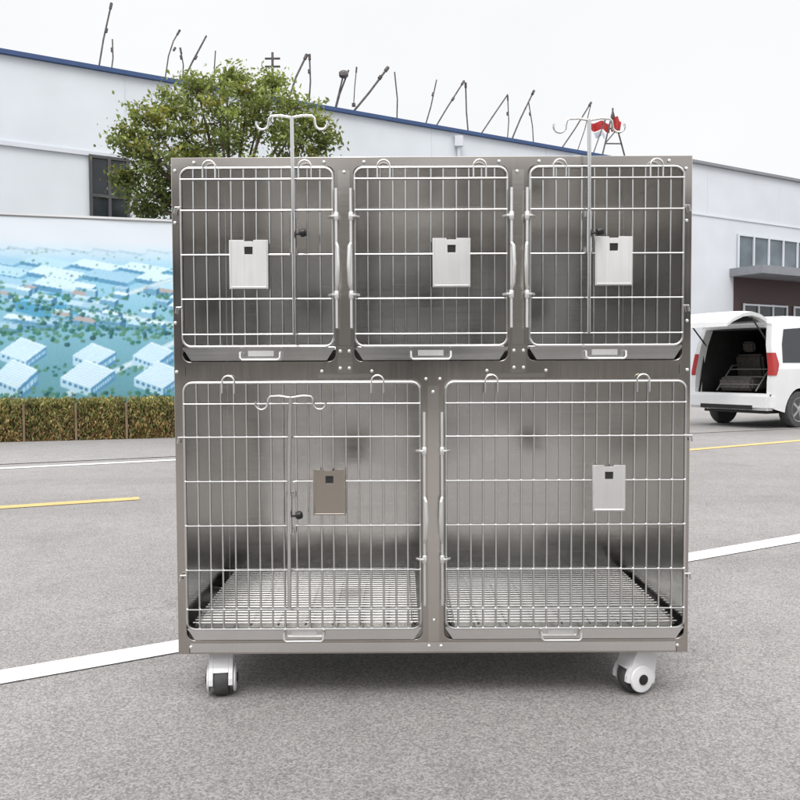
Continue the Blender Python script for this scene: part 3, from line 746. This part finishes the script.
def rearx(z):
    P=[(.34,-.02),(.7,-.03),(.95,0),(1.35,.03),(1.68,.12),(1.76,.22)]
    for (za,xa),(zb_,xb) in zip(P,P[1:]):
        if z<=zb_: return xa+(xb-xa)*(z-za)/(zb_-za)
    return .22
zl=[.56,.75,.95,1.15,1.35,1.52,1.64]
for sgn in (-1,1):
    vs=[]
    for z in zl:
        vs+= [(rearx(z)-.002,sgn*(hw(z)+.001),z),(rearx(z)-.006,sgn*(hw(z)-.09),z),(rearx(z)+.12,sgn*(hw(z)-.13),z)]
    fs=[]
    for i in range(len(zl)-1):
        for k in range(2): fs.append((3*i+k,3*i+k+1,3*i+k+4,3*i+k+3))
    mb.add(vs,fs)
vs=[]
for k in range(NY):
    f=-1+2*k/(NY-1); vs+=[(rearx(1.66),f*hw(1.66),1.62+.02*(1-f**2)),(.13,f*hw(1.68),1.685+.05*(1-f**4)),(.28,f*hw(1.66)*.95,1.62)]
mb.add(vs,[(3*k,3*k+1,3*k+4,3*k+3) for k in range(NY-1)]+[(3*k,3*k+2,3*k+5,3*k+3) for k in range(NY-1)])
mb.build('body',M_whitepaint,van,True,M=MV,fix=False)
mb=MB(); mb.box(-.12,.10,-.785,.785,.30,.57,bev=.045); mb.build('bumper',M_whitepaint,van,True,M=MV)
mb=MB(); mb.box(-.124,-.118,-.5,.5,.31,.38); mb.box(.1,3.9,-.6,.6,.24,.28); mb.build('underbody',M_black,van,M=MV)
mb=MB(); y_=.66
vs=[(.02,-y_,.56),(2.6,-y_,.56),(2.6,y_,.56),(.02,y_,.56),(.14,-.60,1.62),(2.4,-.60,1.66),(2.4,.60,1.66),(.14,.60,1.62)]
mb.add(vs,[(0,1,2,3),(4,5,6,7),(0,1,5,4),(3,2,6,7),(1,2,6,5)]); mb.build('cabin_lining',M_interior,van,M=MV,fix=False)
for y in (-.34,.34):
    Mm=MV@Matrix.Translation((1.0,y,.6))@Matrix.Rotation(-.18,4,'Y')
    mb=MB(); mb.box(0,.13,-.27,.27,.0,.62,Mm,bev=.04); mb.box(.03,.11,-.12,.12,.66,.84,Mm,bev=.03); mb.box(.05,.5,-.27,.27,-.02,.12,Mm,bev=.03); mb.build('seat',M_seat,van,True)
mb=MB()
for y in (-.4,.35): mb.tube([MV@Vector((.1,y,.60)),MV@Vector((.5,y,1.02)),MV@Vector((.75,y,1.02))],.011,6)
for f in (.25,.55,.85): mb.tube([MV@Vector((.1+.4*f,-.4,.60+.42*f)),MV@Vector((.1+.4*f,.35,.60+.42*f))],.008,6)
mb.build('cargo_rack',mat('dull_rack',(.2,.2,.2),.5),van,True)
mb=MB(); Mm=MV@Matrix.Translation((.45,.1,.60)); mb.box(-.25,.2,-.35,.3,0,.22,Mm,bev=.04); mb.build('cargo_bag',M_seat,van,True)
for sgn in (-1,1):
    mb=MB(); vs=[];fs=[]
    for z in (.86,.94,1.04,1.14,1.22):
        w=hw(z); r=rearx(z); vs+=[(r-.012,sgn*(w-.085),z),(r-.02,sgn*(w-.02),z),(r-.002,sgn*(w+.012),z),(r+.15-.35*abs(z-1.04),sgn*(w+.010),z)]
    for i in range(4):
        for k in range(3): fs.append((4*i+k,4*i+k+1,4*i+k+5,4*i+k+4))
    mb.add(vs,fs); mb.build('tail_light',M_red,van,True,M=MV,fix=False)
for sgn in (-1,1):
    for P in ([(.14,1.06),(.18,1.36),(.27,1.60),(.98,1.64),(.98,1.06)],[(1.05,1.06),(1.05,1.645),(1.80,1.64),(1.80,1.06)],[(1.88,1.06),(1.88,1.64),(2.35,1.60),(2.98,1.08)]):
        mb=MB(); mb.add([(x+(.12 if x<.5 else 0),sgn*(hw(z)+.004),z) for x,z in P],[tuple(range(len(P)))]); mb.build('side_window',M_glassd,van,M=MV,fix=False)
    mb=MB()
    for x in (1.02,1.84,2.9):
        mb.add([(x,sgn*(hw(.95)+.003),.95),(x+.012,sgn*(hw(.95)+.003),.95),(x+.012,sgn*(hw(.4)+.003),.4),(x,sgn*(hw(.4)+.003),.4)],[(0,1,2,3)])
    mb.add([(1.1,sgn*.783,.5),(2.75,sgn*.783,.5),(2.75,sgn*.783,.512),(1.1,sgn*.783,.512)],[(0,1,2,3)])
    mb.build('door_seam',M_black,van,M=MV,fix=False)
    mb=MB(); mb.box(1.15,1.32,sgn*.785-.012,sgn*.785+.012,.86,.89,bev=.005); mb.build('door_handle',M_whitepaint,van,True,M=MV)
mb=MB(); mb.add([(2.455,-.64,1.735),(2.455,.64,1.735),(3.31,.765,.99),(3.31,-.765,.99)],[(0,1,2,3)]); mb.build('windscreen',M_glassd,van,M=MV,fix=False)
for x in WH:
    for sgn in (-1,1):
        A=MV@Matrix.Translation((x,sgn*.68,.30))@Matrix.Rotation(math.radians(-90*sgn),4,'X')
        mb=MB(); mb.lathe([(.2,-.09),(.28,-.09),(.30,-.06),(.30,.06),(.28,.085),(.2,.088)],A,28); w=mb.build('wheel',M_tyre,van,True)
        mb=MB(); mb.lathe([(.198,.05),(.198,.091),(.18,.086),(.17,.07),(.07,.078),(.05,.092)],A,28)
        for k in range(5):
            a=2*math.pi*k/5; mb.add([A@Vector((.06*math.cos(a+.3),.06*math.sin(a+.3),.088)),A@Vector((.06*math.cos(a-.3),.06*math.sin(a-.3),.088)),A@Vector((.18*math.cos(a-.13),.18*math.sin(a-.13),.09)),A@Vector((.18*math.cos(a+.13),.18*math.sin(a+.13),.09))],[(0,1,2,3)])
        mb.build('rim',M_rim,w,True)
HG=MV@Matrix.Translation((.10,0,1.74))@Matrix.Rotation(math.radians(9),4,'Y')
prof=[(0,0,.60),(-.25,.03,.64),(-.5,.02,.68),(-.75,-.05,.71),(-.98,-.17,.72),(-1.08,-.26,.70)]
mb=MB(); vs=[];fs=[]
for x,z,w in prof:
    for k in range(NY):
        f=-1+2*k/(NY-1); vs.append((x,f*w,z+.03*(1-f**4)+.02))
for x,z,w in prof:
    for k in range(NY):
        f=-1+2*k/(NY-1); vs.append((x+.01,f*(w-.01),z+.0*(1-f**4)-.035))
n=len(prof)*NY
for i in range(len(prof)-1):
    for k in range(NY-1):
        fs.append((i*NY+k,i*NY+k+1,(i+1)*NY+k+1,(i+1)*NY+k)); fs.append((n+i*NY+k,n+(i+1)*NY+k,n+(i+1)*NY+k+1,n+i*NY+k+1))
    fs.append((i*NY,(i+1)*NY,n+(i+1)*NY,n+i*NY)); fs.append((i*NY+NY-1,n+i*NY+NY-1,n+(i+1)*NY+NY-1,(i+1)*NY+NY-1))
fs.append(tuple(range(0,NY))+tuple(range(n+NY-1,n-1,-1)))
l=(len(prof)-1)*NY; fs.append(tuple(range(l,l+NY))+tuple(range(n+l+NY-1,n+l-1,-1)))
mb.add(vs,fs); tg=mb.build('tailgate',M_whitepaint,van,True,M=HG)
mb=MB(); mb.add([(-.06,-.5,-.04),(-.06,.5,-.04),(-.5,.57,-.018),(-.5,-.57,-.018)],[(0,1,2,3)]); mb.build('rear_window',M_glassd,tg,M=HG,fix=False)
mb=MB(); mb.add([(-.55,-.55,-.03),(-.55,.55,-.03),(-.95,.6,-.215),(-.95,-.6,-.215)],[(0,1,2,3)]); mb.build('tailgate_lining',M_seat,tg,M=HG,fix=False)
for y in (-.6,.6):
    mb=MB(); mb.tube([MV@Vector((.14,y,1.35)),HG@Vector((-.42,y*1.02,-.03))],.012,6)
    mb.build('gas_strut',M_black,van)

# ================================================================= WORLD / LIGHT
W=bpy.data.worlds.new('World'); S.world=W; W.use_nodes=True; nt=W.node_tree; L=nt.links.new
bg=nt.nodes['Background']; bg.inputs[1].default_value=.1
SUN_EL=58; SUN_AZ=192
sky=nn(nt,'ShaderNodeTexSky',sky_type='NISHITA'); sky.sun_disc=False; sky.sun_elevation=math.radians(SUN_EL); sky.sun_rotation=math.radians(SUN_AZ)
tc=nn(nt,'ShaderNodeTexCoord'); sp=nn(nt,'ShaderNodeSeparateXYZ'); L(tc.outputs['Generated'],sp.inputs[0])
cr=nn(nt,'ShaderNodeMapRange',interpolation_type='SMOOTHSTEP'); cr.inputs['From Min'].default_value=.40; cr.inputs['From Max'].default_value=.9; cr.inputs['To Min'].default_value=10.3; cr.inputs['To Max'].default_value=33
L(sp.outputs['Z'],cr.inputs['Value'])
nz=nn(nt,'ShaderNodeTexNoise'); nz.inputs['Scale'].default_value=2.2; nz.inputs['Detail'].default_value=5; L(tc.outputs['Generated'],nz.inputs['Vector'])
nr=nn(nt,'ShaderNodeMapRange'); nr.inputs['From Min'].default_value=.3; nr.inputs['From Max'].default_value=.7; nr.inputs['To Min'].default_value=.97; nr.inputs['To Max'].default_value=1.03; L(nz.outputs['Fac'],nr.inputs['Value'])
mu=nn(nt,'ShaderNodeMath',operation='MULTIPLY'); L(cr.outputs[0],mu.inputs[0]); L(nr.outputs[0],mu.inputs[1])
vs_=nn(nt,'ShaderNodeVectorMath',operation='SCALE'); vs_.inputs[0].default_value=(.985,.985,.99); L(mu.outputs[0],vs_.inputs['Scale'])
mx=nn(nt,'ShaderNodeMixRGB'); mx.inputs[0].default_value=.07; L(vs_.outputs[0],mx.inputs[1]); L(sky.outputs[0],mx.inputs[2]); L(mx.outputs[0],bg.inputs[0])
sl=bpy.data.lights.new('sun','SUN'); sl.energy=1.5; sl.angle=math.radians(25); sl.color=(1,.96,.92)
so=bpy.data.objects.new('sun',sl); COL.objects.link(so)
az=math.radians(SUN_AZ); el=math.radians(SUN_EL)
dv=Vector((math.sin(az)*math.cos(el),math.cos(az)*math.cos(el),math.sin(el)))
so.rotation_euler=dv.to_track_quat('Z','Y').to_euler(); so.location=(0,-5,10)

cam=bpy.data.cameras.new('camera'); cam.sensor_width=36; cam.lens=36; cam.clip_start=.05; cam.clip_end=1000
co=bpy.data.objects.new('camera',cam); COL.objects.link(co)
co.matrix_world=Matrix.Translation((0,0,CH))@Matrix.Rotation(math.radians(90)-TH,4,'X')@Matrix.Rotation(math.radians(-.25),4,'Z')
S.camera=co
